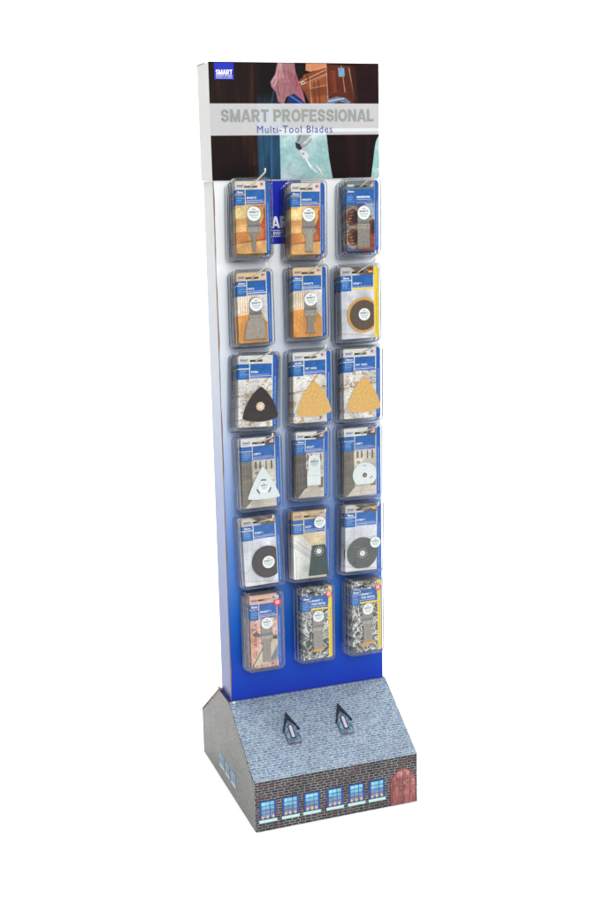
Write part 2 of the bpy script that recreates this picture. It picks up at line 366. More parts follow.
def header_art():
    c = Canvas(hx1-hx0, H-HS-.0004, 400, (12,8,8))
    q = lambda pts: [((x-55)/485, (y-38)/334) for x, y in pts]
    X = 55 + c.u*485; Y = 38 + c.v*334
    n1 = vnoise(c.u*60, c.v*3, 1, 3); n2 = vnoise(c.u*25, c.v*2, 5, 2); n3 = vnoise(c.u*14, c.v*14, 9, 4)
    # dark timber at the left
    wood = np.stack([16+46*np.clip(n1*n2*2-.45, 0, 1)+8, 12+26*np.clip(n1*n2*2-.45, 0, 1), 10+18*np.clip(n1*n2*2-.5, 0, 1)], -1)
    c.fill((X < 195), wood)
    c.fill((X < 185) & (X > 60) & (Y > 330), (14,9,9), .5)
    # jeans
    j = np.stack([18+26*n1, 44+44*n1, 66+56*n1], -1)
    c.fill(np.clip((X-182)/6, 0, 1)*np.clip((252-X)/2, 0, 1)*np.clip((Y-120)/60, 0, 1), j)
    c.line(*q([(225,245)])[0], *q([(222,372)])[0], .006, (70,120,150), .55); c.line(*q([(196,245)])[0], *q([(202,372)])[0], .008, (60,95,120), .5)
    c.line(*q([(240,90)])[0], *q([(228,150)])[0], .006, (60,90,120), .7)
    # right hand side: dark maroon trousers / sky
    c.fill((X > 455), np.stack([22+16*n3, 5+6*n3, 8+6*n3], -1))
    cl = np.clip(vnoise(c.u*7+c.v*3, c.v*5, 21, 4)*2.4-.8, 0, 1); sky = np.stack([150+34*cl, 188+16*cl, 188+18*cl], -1)
    c.fill((X > 248) & (Y > 225), sky)
    c.poly(q([(383,235),(545,235),(531,262),(527,278),(515,374),(400,374),(390,310)]), (20,5,7))
    c.poly(q([(440,240),(470,240),(474,372),(452,372)]), (44,14,20), .6, 12); c.poly(q([(500,240),(512,240),(506,372),(498,372)]), (34,14,30), .6, 8)
    # hand reaching down
    skin = (150,104,106)
    c.poly(q([(249,30),(294,30),(298,66),(306,92),(317,118),(324,152),(306,158),(290,130),(270,134),(262,156),(246,148),(240,120),(228,106),(226,92),(240,70)]), skin)
    c.poly(q([(249,30),(262,30),(252,80),(236,108),(226,92),(240,70)]), (196,150,156), .75, 5)
    c.poly(q([(262,60),(290,60),(300,100),(312,140),(296,120),(280,96)]), (128,66,86), .45, 10)
    for a, b in (((262,82),(254,118)), ((274,84),(268,124)), ((285,84),(284,122))): c.line(*q([a])[0], *q([b])[0], .006, (148,84,104), .7)
    c.poly(q([(284,66),(298,66),(317,118),(322,150),(312,152),(300,120)]), (160,84,104), .7, 6)
    c.line(*q([(243,100)])[0], *q([(250,130)])[0], .008, (120,60,80), .7)
    c.poly(q([(270,152),(276,132),(292,124),(312,140),(326,156),(300,160)]), (24,40,92)); c.line(*q([(282,132)])[0], *q([(312,152)])[0], .009, (70,110,190), .9)
    # belt and tool pouch
    c.poly(q([(328,32),(388,32),(386,52),(340,62),(326,58)]), (196,128,92))
    c.poly(q([(304,92),(322,70),(384,50),(392,96),(390,156),(338,156),(322,120)]), (122,64,38)); c.poly(q([(388,40),(456,44),(462,100),(468,156),(392,156),(386,80)]), (84,36,22))
    c.poly(q([(330,96),(384,76),(386,150),(345,154)]), (146,80,50), .7, 6)
    for a, b in (((306,94),(384,56)),((312,100),(386,68)),((338,84),(342,152)),((386,44),(390,150)),((452,50),(468,140)),((430,44),(440,120)),((408,60),(412,120))): c.line(*q([a])[0], *q([b])[0], .0035, (232,196,160), .75)
    c.poly(q([(396,60),(412,56),(416,120),(400,124)]), (112,50,30)); c.poly(q([(420,50),(438,50),(440,74),(422,76)]), (112,150,182))
    c.ell(*q([(318,94)])[0], .012, .014, (190,170,160)); c.ell(*q([(318,94)])[0], .006, .007, (60,40,40))
    c.poly(q([(382,154),(388,142),(414,133),(440,136),(458,150),(448,154),(420,146),(400,156)]), (96,118,146)); c.line(*q([(392,146)])[0], *q([(436,138)])[0], .006, (196,208,226), .8)
    for a, b in (((350,88),(352,150)),((362,84),(366,150)),((400,64),(404,122)),((444,56),(458,138)),((330,72),(334,90))): c.line(*q([a])[0], *q([b])[0], .010, (70,32,20), .55)
    c.poly(q([(338,110),(386,100),(388,128),(342,134)]), (96,48,28), .55, 4); c.line(*q([(338,110)])[0], *q([(386,100)])[0], .003, (220,186,150), .7)
    for qq in range(10): c.ell(*q([(345+qq*4.4, 92-qq*2.1)])[0], .0022, .003, (236,206,170), .8)
    c.poly(q([(300,44),(322,40),(318,80),(304,84)]), (22,12,12)); c.poly(q([(456,44),(470,44),(478,150),(466,150)]), (58,26,18), .8, 4)
    for a, b, w_ in (((250,60),(246,96),.007),((296,74),(302,104),.008),((240,84),(232,100),.006),((266,96),(262,140),.005),((278,98),(282,128),.005)): c.line(*q([a])[0], *q([b])[0], w_, (104,56,66), .55)
    c.line(*q([(256,44)])[0], *q([(262,78)])[0], .006, (206,166,168), .6); c.line(*q([(270,52)])[0], *q([(276,90)])[0], .004, (190,140,146), .5)
    # multi tool under the band
    c.poly(q([(300,230),(347,230),(338,262),(326,276),(308,284),(294,266)]), (150,156,158)); c.line(*q([(318,268)])[0], *q([(342,246)])[0], .014, (206,210,210), .7); c.line(*q([(300,262)])[0], *q([(310,240)])[0], .010, (96,102,108), .8)
    for k in range(4): c.line(*q([(300+k*5,268-k*7)])[0], *q([(316+k*5,280-k*9)])[0], .003, (132,138,142), .6)
    c.poly(q([(292,264),(306,270),(312,284),(304,290),(294,280)]), (44,44,52))
    c.poly(q([(304,286),(324,290),(332,304),(330,314),(316,312),(306,300)]), (214,214,220)); c.ell(*q([(315,298)])[0], .006, .008, (120,120,130))
    c.line(*q([(320,308)])[0], *q([(338,340)])[0], .009, (232,234,240)); c.line(*q([(338,340)])[0], *q([(352,352)])[0], .008, (214,214,220))
    c.poly(q([(528,276),(546,330),(546,376),(514,376)]), (150,196,192))
    # grain of a photograph
    c.mul(.90 + .18*vnoise(c.u*22, c.v*16, 37, 4)); c.mul(.93 + .14*vnoise(c.u*90, c.v*60, 33, 2))
    c.mul(.5 + .5*np.clip((c.u - .0)/.012, 0, 1))  # print darkens towards its left edge
    c.mul(.90)
    # title band laid over the picture
    c.fill((Y > 153) & (Y < 243), (200,201,202), .84)
    return c
mb = MB(); mb.box(hx0+.0002, hx1-.0002, hy0+.0001, hy0+.0005, HS+.0006, H-.0002, 'white_board')
ha = header_art(); ha.mesh(mb, hx0, H, hy0, 'header_print')
put_heavy(mb, 'SMART PROFESSIONAL', .0215, .3875, 1.6200, 1.6470, hy0-.0004, 'grey_ink')
put_text(mb, 'Multi-Tool Blades', .1050, .2855, 1.5955, 1.6115, hy0-.0004, 'blue_ink', .004, 1.15)
pic = mb.build('header_picture', stand)
mb = MB(); mb.box(.0095, .0545, hy0-.0010, hy0-.0004, 1.7105, 1.7462, 'blue')
put_heavy(mb, 'SMART', .0130, .0510, 1.7205, 1.7315, hy0-.0013, 'white_ink', .06)
for z in (1.7188, 1.7136): mb.box(.0125, .0515, hy0-.0013, hy0-.0011, z-.0003, z+.0003, 'white_ink')
put_text(mb, 'QUALITY  IN  EVERY', .0135, .0505, 1.7146, 1.7174, hy0-.0013, 'white_ink', .0)
mb.build('emblem', pic)

# house-shaped base -------------------------------------------------
mb = MB(); mb.box(-E, W+E, -A, -A+.003, .0, HW-.0006, 'brick'); front_wall = mb.build('brick_wall', stand)
mb = MB(); mb.box(-E, W+E, B-.003, B, .0, HW2-.001, 'brick'); mb.build('brick_wall', stand)
gab = [(-A+.0031, 0), (B-.0031, 0), (B-.0031, HW2-.003), (D+.004, HB-.004), (-.0005, HB-.004), (-A+.0031, HW-.004)]
mb = MB(); mb.prism_x(gab, -E, -E+.003, 'brick_side'); gable = mb.build('gable_wall', stand)
mb = MB(); mb.prism_x(gab, W+E-.003, W+E, 'brick_side'); mb.build('gable_wall', stand)

def sheet(p0, p1, x0, x1, th, top, edge, name):
    """board from eave p0 to ridge p1 (y,z), raw edges on the sides"""
    (y0, z0), (y1, z1) = p0, p1; L = math.hypot(y1-y0, z1-z0); ny, nz = (z1-z0)/L*th, -(y1-y0)/L*th
    if nz > 0: ny, nz = -ny, -nz
    mb = MB(); mb.add([(x0,y0,z0),(x1,y0,z0),(x1,y1,z1),(x0,y1,z1)], [(0,1,2,3)], top)
    v = [(x0,y0,z0),(x1,y0,z0),(x1,y1,z1),(x0,y1,z1)] + [(x,y+ny,z+nz) for x,y,z in [(x0,y0,z0),(x1,y0,z0),(x1,y1,z1),(x0,y1,z1)]]
    mb.add(v, [(0,4,5,1),(1,5,6,2),(2,6,7,3),(3,7,4,0),(4,7,6,5)], edge)
    return mb
roof_mb = sheet((-A-.0006, HW), (-.0006, HB), -E-.0004, W+E+.0004, .003, 'slate', 'kraft_dark', 'roof')
# irregular dark notches and tabs along the left verge
for k in range(26):
    t = random.uniform(.02, .99); y = -A + A*t; z = HW + (HB-HW)*t - random.uniform(.0015, .0032)
    roof_mb.box(-E-.0012, -E-.0003, y-.0028, y+.0028, z-.0016, z+.0008, random.choice(['kraft_dark', 'kraft_dark', 'hole', 'kraft']))
roof_mb.box(.0010, .0075, -.0065, -.0020, HB-.003, HB+.0012, 'white_board')
roof = roof_mb.build('roof', stand)
rb = sheet((B+.0006, HW2), (D+.002, HB), -E-.0004, W+E+.0004, .003, 'slate', 'kraft', 'roof')
for k in range(7):
    t = k/7+.03; y = B-(B-D)*t; z = HW2 + (HB-HW2)*t - .003
    rb.box(-E-.0010, -E-.0003, y-.008, y+.008, z-.0006, z+.0010, random.choice(['kraft', 'kraft_dark']))
rb.build('roof', stand)
mb = MB()
mb.box(-E, W+E, .0, D+.0018, HB-.004, HB-.0022, 'navy')
mb.box(-E-.0012, -E+.0008, .001, D+.004, HB-.0030, HB+.0002, 'kraft_dark')
mb.box(-E+.0018, -E+.0026, .002, D, HB-.0021, HB+.0006, 'blue')
mb.box(-E+.0040, -E+.0050, .002, D, HB-.0021, HB+.0010, 'navy')
mb.box(-E-.0016, -E+.004, D-.012, D+.0075, HB-.0005, HB+.0016, 'kraft')
mb.build('ridge_board', stand)

def window_art(seed):
    c = Canvas(.041, .048, 44, (44,70,136)); r = random.Random(seed)
    n = vnoise(c.u*6, c.v*6, seed, 3)
    for i in range(3):
        for k in range(4):
            u0, u1 = .12+i*.265, .12+i*.265+.225; v0, v1 = .06+k*.215, .06+k*.215+.185
            base = ((118,186,200) if k == 0 else (108,162,184) if k == 1 else (104,130,158))
            c.rect(u0, u1, v0, v1, base)
    c.mul(.86+.34*n)
    for k in range(4): c.rect(.12, .88, .235+k*.215, .255+k*.215, (38,70,110), .5)
    for i in range(3):
        cu = .2+i*.29+r.uniform(-.03,.03); 
        c.ell(cu, .86, .085, .085, (206,150,90)); c.ell(cu-.02, .82, .05, .05, (226,184,120)); c.ell(cu+r.uniform(-.05,.05), .78, .03, .04, r.choice([(180,90,90),(90,120,70),(230,140,120)]))
    return c
for i, x in enumerate((.0035, .0595, .1130, .1715, .2268, .2800)):
    z0 = .0285; mb = MB(); y = -A-.0012
    mb.box(x, x+.041, y+.0001, -A-.0002, z0, z0+.048, 'blue_ink'); window_art(60+i).mesh(mb, x, z0+.048, y, 'house_print')
    w = mb.build('window', stand)
    mb = MB(); mb.box(x-.0018, x+.0425, -A-.0020, -A-.0004, z0-.0062, z0+.0006, 'sill_paint')
    mb.build('window_sill', w)
def door_art():
    c = Canvas(.066, .092, 66, (132,78,76)); n = vnoise(c.u*22, c.v*3, 3, 3); n2 = vnoise(c.u*7, c.v*7, 8, 4)
    c.mul(.6+.8*n); c.fill(np.clip((n2-.45)*3, 0, 1)*np.clip(1.1-c.v, 0, 1), (204,158,156), .85)
    c.line(.5, 0, .5, 1, .02, (60,26,34)); c.line(.47, 0, .47, 1, .008, (190,150,160), .6)
    for a, b in ((.3, .3), (.3, .8)): 
        for s in (0, 1): c.line(.06+s*.48, a, .44+s*.48, a, .012, (84,34,42), .8)
    for s in (.12, .27, .40, .60, .73, .88): c.line(s, .12, s, .97, .008, (92,38,46), .6)
    for k in range(14):
        u, v = random.random(), random.uniform(.35, .95); c.ell(u, v, .03, .02, (70,30,40), .6)
    c.ell(.42, .62, .03, .02, (40,36,44)); c.line(.3, .62, .42, .62, .012, (50,40,50), .8)
    d = np.hypot((c.u-.5)/.5, (np.minimum(c.v, .44)-.44)/.44); c.fill(np.clip((d-.88)/.1, 0, 1), (150,60,66), .8)
    return c
mb = MB(); dx = .3358; mb.c = None
top = [(dx+.033+.033*math.cos(math.radians(t)), .0535+.0395*math.sin(math.radians(t))) for t in range(0, 181, 10)]
mb.prism([(dx+.066, .002)] + top + [(dx, .002)], -A-.0010, -A-.0002, 'kraft_dark')
door_art().mesh(mb, dx, .094, -A-.0012, 'house_print', keep=lambda x, y: (np.hypot((x-.033)/.033, (np.minimum(y, .0405)-.0405)/.0395) <= 1.0))
mb.build('door', stand)
# three small windows on the gable
M['pane_side'] = mat('gable_pane', (118,158,196), .4, 0, .5, .25, 90)
for y0, y1 in ((.073, .106), (.024, .054), (-.031, .001)):
    mb = MB(); mb.box(-E-.0010, -E-.0002, y0, y1, .040, .070, 'pane_side')
    for k in (1/3, 2/3): mb.box(-E-.0013, -E-.0011, y0+(y1-y0)*k-.0006, y0+(y1-y0)*k+.0006, .040, .070, 'ink')
    mb.box(-E-.0013, -E-.0011, y0, y1, .0545, .0555, 'ink'); w = mb.build('window', stand)
    mb = MB(); mb.box(-E-.0016, -E-.0003, y0-.003, y1+.002, .0355, .0398, 'white_plate'); mb.build('window_sill', w)
# two dormers: die-cut shapes lying just proud of the roof slope
M['slate_dark'] = brick_mat('dormer_slate_print', (0, 2, 0), (62,86,112), (92,124,146), (50,74,104), .006, .0035, .0005, tint=((140,178,196), 150, .5), patch=.25)
th = math.atan2(HB-HW, A)
def dormer(cx, v0):
    """local frame: x right, y = out of the roof (negative is out), z = up the slope; origin at the bottom edge"""
    mb = MB(); hw = .0165; sh = .040; ap = .086
    mb.prism([(-hw, 0), (hw, 0), (hw+.002, sh), (0, ap-.006), (-hw-.002, sh)], -.0050, -.0003, 'slate_dark')
    mb.box(-hw, hw, -.0058, -.0052, -.0012, .0006, 'red_trim')
    o = mb.build('dormer', stand)
    o.matrix_local = Matrix.Translation((cx, -A*v0, HB-(HB-HW)*v0)) @ Matrix.Rotation(-(math.pi/2-th), 4, 'X')
    mb = MB(); t = .008
    mb.prism([(-hw-.0048, sh-.006), (-hw+.0012, sh-.004), (-hw+.0026, sh+.004), (0, ap-.020), (hw-.0022, sh+.004), (hw-.0004, sh-.005), (hw+.0050, sh-.006), (0, ap)], -.0085, -.0001, 'dark_trim')
    mb.build('gable_trim', o)
    mb = MB(); mb.prism([(-.0062, .012), (.0062, .012), (.0062, .046), (.003, .051), (-.003, .051), (-.0062, .046)], -.0058, -.0052, 'dark_trim')
    mb.prism([(-.0038, .0145), (.0038, .0145), (.0038, .0450), (.0015, .0485), (-.0015, .0485), (-.0038, .0450)], -.0064, -.0059, 'pane_pale')
    mb.build('window_pane', o)
M['dark_trim'] = mat('dormer_trim', (14,20,38), .5); M['pane_pale'] = mat('dormer_pane', (176,172,188), .4); M['red_trim'] = mat('red_line', (120,60,66), .6)
dormer(.1195, .629); dormer(.2560, .625)

# ------------------------------------------------------------------ card artwork
BL = (22,94,164)
def card_canvas(k, w, h, style):
    c = Canvas(w, h, 84, (215,215,210)); u, v = c.u, c.v; sd = 100+k
    n = vnoise(u*9, v*16, sd, 4); nf = vnoise(u*40, v*70, sd+3, 2)
    strip = (26,90,168); topc = (222,216,200); ybar = False
    if style in 'AB':
        c.fill(u >= -1, (226,176,110))
        if style == 'A':
            for (a, b, cc, d, col) in ((0,.42,.36,.52,(232,190,120)),(.2,.5,.3,.5,(238,206,140)),(.5,.9,.34,.6,(202,150,82)),(0,.5,.52,.62,(214,158,92)),(0,.32,.62,.84,(206,134,70)),(0,.5,.60,.70,(232,186,118)),(.3,.52,.70,.88,(214,160,88)),(.5,.9,.62,.86,(190,112,60))):
                c.rect(a, b, cc, d, col)
            c.poly([(.0,.40),(.12,.36),(.22,.44),(.14,.52),(0,.5)], (244,218,150)); c.poly([(.48,.35),(.86,.34),(.86,.38),(.62,.40),(.66,.60),(.80,.66),(.84,.84),(.88,.82),(.88,.33)], (168,66,34), .85, 3)
            c.poly([(.62,.38),(.8,.36),(.82,.5),(.72,.6)], (222,178,96)); c.line(0, .62, .5, .62, .012, (172,104,56), .6); c.line(0, .86, .9, .8, .03, (128,60,34), .7); c.line(.32,.62,.33,.86,.012,(160,90,50),.6)
            c.poly([(0,.88),(.9,.82),(.9,1),(0,1)], (222,170,104)); 
            for q in range(16): c.line(.02+q*.06, 1, .1+q*.06, .88, .006, (196,136,80), .6)
        else:
            c.fill(u >= -1, (66,78,118)); c.fill(v < 1, np.stack([60+60*n, 66+60*n, 90+70*n], -1), .6)
            for cy, cx in ((.52,.20),(.80,.22),(.45,.75),(.68,.82)):
                c.ell(cx, cy, .26, .17, (150,140,124)); c.ell(cx, cy, .19, .125, (112,58,36)); c.ell(cx+.05, cy, .10, .09, (52,30,24))
            for q in range(26):
                t = q/26; c.line(.04+.09*math.sin(t*9), .36+t*.58, .13+.09*math.sin(t*9), .35+t*.58, .012, (60,44,36) if q % 2 else (226,214,188), .8)
            c.poly([(.6,.32),(.88,.32),(.88,.56),(.74,.5),(.66,.4)], (158,172,184)); c.poly([(.62,.84),(.9,.74),(.9,.98),(.6,1)], (150,64,48), .9)
            topc = (112,120,112)
    elif style == 'C':
        c.fill(v > .3, np.stack([214+34*n, 196+36*n, 166+44*n], -1))
        c.poly([(0,.58),(.5,.54),(.88,.72),(.88,1),(0,1)], (212,148,76))
        for q in range(9): c.line(.04+q*.1, .56, -.1+q*.14, 1, .012, (180,114,54), .6)
        for q in range(6): c.line(.05+q*.07, .33, .06+q*.065, .60, .022, (240,228,206), .9); c.line(.085+q*.07, .33, .09+q*.065, .58, .014, (168,116,66), .8)
        c.line(0, .60, .45, .56, .02, (244,232,210)); c.poly([(.66,.33),(.88,.33),(.88,.70),(.74,.60)], (228,226,222), .9); c.line(.74,.36,.76,.62,.012,(190,184,176)); topc = (222,190,144)
    elif style == 'D':
        c.fill(v > 0, np.stack([202+26*n, 204+26*n, 208+24*n], -1))
        for a in (.25, .45, .62, .78): c.line(a, .3, a-.02, .55, .008, (168,172,178), .7)
        c.line(0, .60, .9, .56, .006, (170,172,178), .7); c.line(0, .80, .3, .70, .006, (160,160,164)); c.line(.1,.45,.1,1,.006,(188,190,194)); c.line(0,.92,.9,.98,.03,(176,166,148),.6)
        topc = (196,188,174)
    elif style == 'E':
        c.fill(v > 0, np.stack([222+20*n, 218+22*n, 206+26*n], -1))
        cr = np.abs(vnoise(u*7, v*15, sd+9, 3)-.5) < .018; c.fill(cr & (v > .3) & (n > .40), (96,80,60), .85)
        pt = vnoise(u*8, v*14, sd+5, 3); c.fill((pt > .66) & (v > .3), (196,152,98), .7)
        c.line(0,.56,.9,.50,.016,(128,96,66),.9); c.line(0,.58,.35,.57,.02,(222,166,90),.6); c.line(0,.90,.9,.83,.014,(110,86,60),.9); c.line(.1,.92,.4,.90,.02,(190,146,90),.7)
        topc = (218,216,206)
    elif style == 'F':
        c.fill(v > 0, np.stack([176+40*n, 168+40*n, 150+40*n], -1))
        c.poly([(0,.3),(.26,.3),(.28,.86),(.08,1),(0,1)], (112,106,92)) if k % 10 != 2 else c.poly([(0,.3),(.32,.3),(.36,.88),(.06,1),(0,1)], (92,84,76))
        for q in range(5): c.line(0, .38+q*.12, .3, .38+q*.11, .008, (150,144,130), .8)
        for a in (.09, .19): c.line(a, .3, a+.02, .98, .008, (148,140,128), .8)
        c.poly([(.06,1),(.3,.86),(.9,.86),(.9,1)], (206,198,180)); c.line(.3,.93,.88,.93,.008,(170,160,142)); c.line(.5,.86,.42,1,.008,(170,160,142)); c.line(.7,.86,.7,1,.008,(170,160,142))
        for (a,b,e,f2,col) in ((.32,.84,.33,.38,(216,212,200)),(.34,.40,.34,.44,(96,80,66)),(.46,.50,.34,.44,(90,76,62)),(.62,.66,.34,.46,(84,72,64)),(.76,.80,.34,.46,(80,70,62)),(.32,.5,.46,.56,(224,220,210)),(.34,.44,.48,.53,(150,130,100))): c.rect(a,b,e,f2,col,.8)
        c.ell(.78, .64, .14, .05, (226,224,216)); c.ell(.78,.63,.10,.03,(188,184,172)); c.rect(.72,.86,.70,.86,(104,90,66),.8); topc = (222,220,212)
    elif style == 'G':
        c.fill(v > 0, np.stack([214+20*n, 196+22*n, 150+26*n], -1))
        for q in range(7): c.line(.3, .36+q*.035, .9, .34+q*.05, .008, (178,152,104), .5)
        c.poly([(0,.38),(.26,.36),(.62,.62),(.5,.98),(.0,1)], (226,226,220))
        for q, col in enumerate(((168,132,96),(196,190,180),(150,146,138),(120,120,116),(206,202,194))):
            c.line(-.02, .38+q*.035, .5, .62+q*.035, .014, col, .9)
        c.poly([(.04,.60),(.42,.76),(.42,1),(.04,1)], (214,216,206)); c.line(.06,.58,.07,1,.012,(160,158,150)); topc = (208,176,124)
    elif style == 'H':
        st = vnoise(u*16, v*4, sd, 3); c.fill(v > 0, np.stack([206+40*st, 132+74*st, 104+84*st], -1))
        for a in (.18,.33,.52,.66,.80): c.line(a, 0, a+.01, 1, .014, (120,66,52), .8)
        c.fill((vnoise(u*10, v*26, sd+6, 3) > .60), (226,214,204), .7); c.fill((vnoise(u*14, v*30, sd+8, 3) > .68), (110,90,88), .7)
        c.poly([(.05,.96),(.2,.82),(.36,.72),(.9,.6),(.9,.82),(.64,.92),(.5,.96)], (228,216,188)); c.line(.05,.97,.38,.74,.03,(52,42,40),.9); c.poly([(.62,.9),(.9,.68),(.9,.86),(.7,.93)], (140,146,166))
        c.poly([(.06,.52),(.18,.49),(.34,.54),(.3,.57),(.12,.56)], (96,96,104)); c.poly([(.6,.56),(.88,.58),(.86,.63),(.66,.61)], (86,78,80)); c.ell(.14,.6,.05,.03,(190,130,60)); topc = (226,180,156)
    elif style == 'I':
        c.fill(v > -1, (78,82,76)); r = random.Random(5 if k == 62 else 6)
        for q in range(430):
            a, b, t = r.random(), r.random(), r.uniform(0, 3.14); l = r.uniform(.02, .09); g = r.choice([250,236,214,190,140]); 
            du, dv = l*math.cos(t), l*math.sin(t)*w/h
            x1, y1, x2, y2 = a-du, b-dv, a+du, b+dv
            c.line(x1, y1, x2, y2, r.uniform(.014, .034), (g, g, g-10), .95); 
            if q % 3 == 0: c.ell(x2, y2, .03, .03*w/h, (226,228,220), .9); c.ell(x2, y2, .012, .012*w/h, (60,60,60), .9)
            if q % 4 == 0: c.line(a, b, a+du*.6, b+dv*.6, .02, (26,28,28), .9)
        topc = None
    if style in 'DE' and k == 23: strip = (240,206,40); ybar = True
    if style == 'I': strip = (236,206,50); ybar = True
    am = {'A':.22,'B':.5,'C':.16,'D':.07,'E':.14,'F':.14,'G':.10,'H':.14,'I':.2}[style]; c.mul(1.0 - am*.5 + am*vnoise(u*26, v*46, sd+11, 3), v > .3)
    c.mul(.80 + .34*vnoise(u*3.1, v*4.7, sd+13, 2), v > .3)
    # header of the card
    if topc: c.rect(0, .88, 0, .118, topc, .92)
    if style in 'DG':      # dark beams behind the hang hole
        c.poly([(.22,0),(.88,0),(.88,.118),(.5,.118)], (96,84,74) if style == 'D' else (202,170,120)); 
        c.line(.24, 0, .52, .12, .02, (206,200,190), .8); c.line(.5, 0, .88, .09, .015, (190,180,168), .7)
    if style == 'F': c.poly([(.66,0),(.88,0),(.88,.12),(.62,.12)], (84,72,58))
    yb = .305 if style != 'I' else .30
    c.rect(0, .285, .118, .178, BL); c.rect(0, .285, .188, yb+.03, (28,100,170))
    c.rect(.305, .86, .118, yb-.018, BL); c.rect(.305, .86, yb-.010, yb+.016, (240,206,50) if ybar else (58,104,194))
    c.fill((u > .45) & (u < .86) & (v > .118) & (v < yb-.02) & ((v-.118) > (u-.45)*-.2+.06) & (n > .5), (74,110,200), .35)
    if style in 'AC': c.rect(.285,.305,.118,.33,(230,214,176),.8)
    # tiny lines of print
    def dashes(u0, u1, vv, hgt, col=(220,230,250), a=.8):
        x = u0
        while x < u1:
            l = random.uniform(.02, .06); c.rect(x, min(x+l, u1), vv, vv+hgt, col, a); x += l + .012
    for q in range(4): dashes(.04, .04+random.uniform(.14,.22), .205+q*.028, .010, a=.55)
    dashes(.33, .80, yb-.042, .010, a=.75); dashes(.33, .62, yb-.002, .008, a=.6); dashes(.03, .22, .088, .006, (90,100,130), .5)
    # flag
    fx0, fx1, fz0, fz1 = .74, .85, .028, .082
    if k in (23, 51, 53):
        for q, col in enumerate(((30,28,30),(210,40,40),(240,196,40))): c.rect(fx0, fx1, fz0+q*(fz1-fz0)/3, fz0+(q+1)*(fz1-fz0)/3, col)
    elif k != 31:
        c.rect(fx0, fx1, fz0, fz1, (238,232,232))
        for q in range(4): c.rect(fx0, fx1, fz0+q*(fz1-fz0)/4, fz0+(q+.5)*(fz1-fz0)/4, (208,88,96))
        c.rect(fx0, fx0+.05, fz0, fz0+.03, (60,84,160))
    c.rect(.885, 1.1, -1, 2, strip); c.rect(.87, .885, -1, 2, (206,212,214) if not ybar else (220,216,190), .6)
    x = .30
    while x < .95:
        l = random.uniform(.006, .03); c.rect(.935, .955, x, x+l, (200,214,244) if not ybar else (150,130,60), .6); x += l + .006
    c.mul(.84 + .12*nf)
    return c

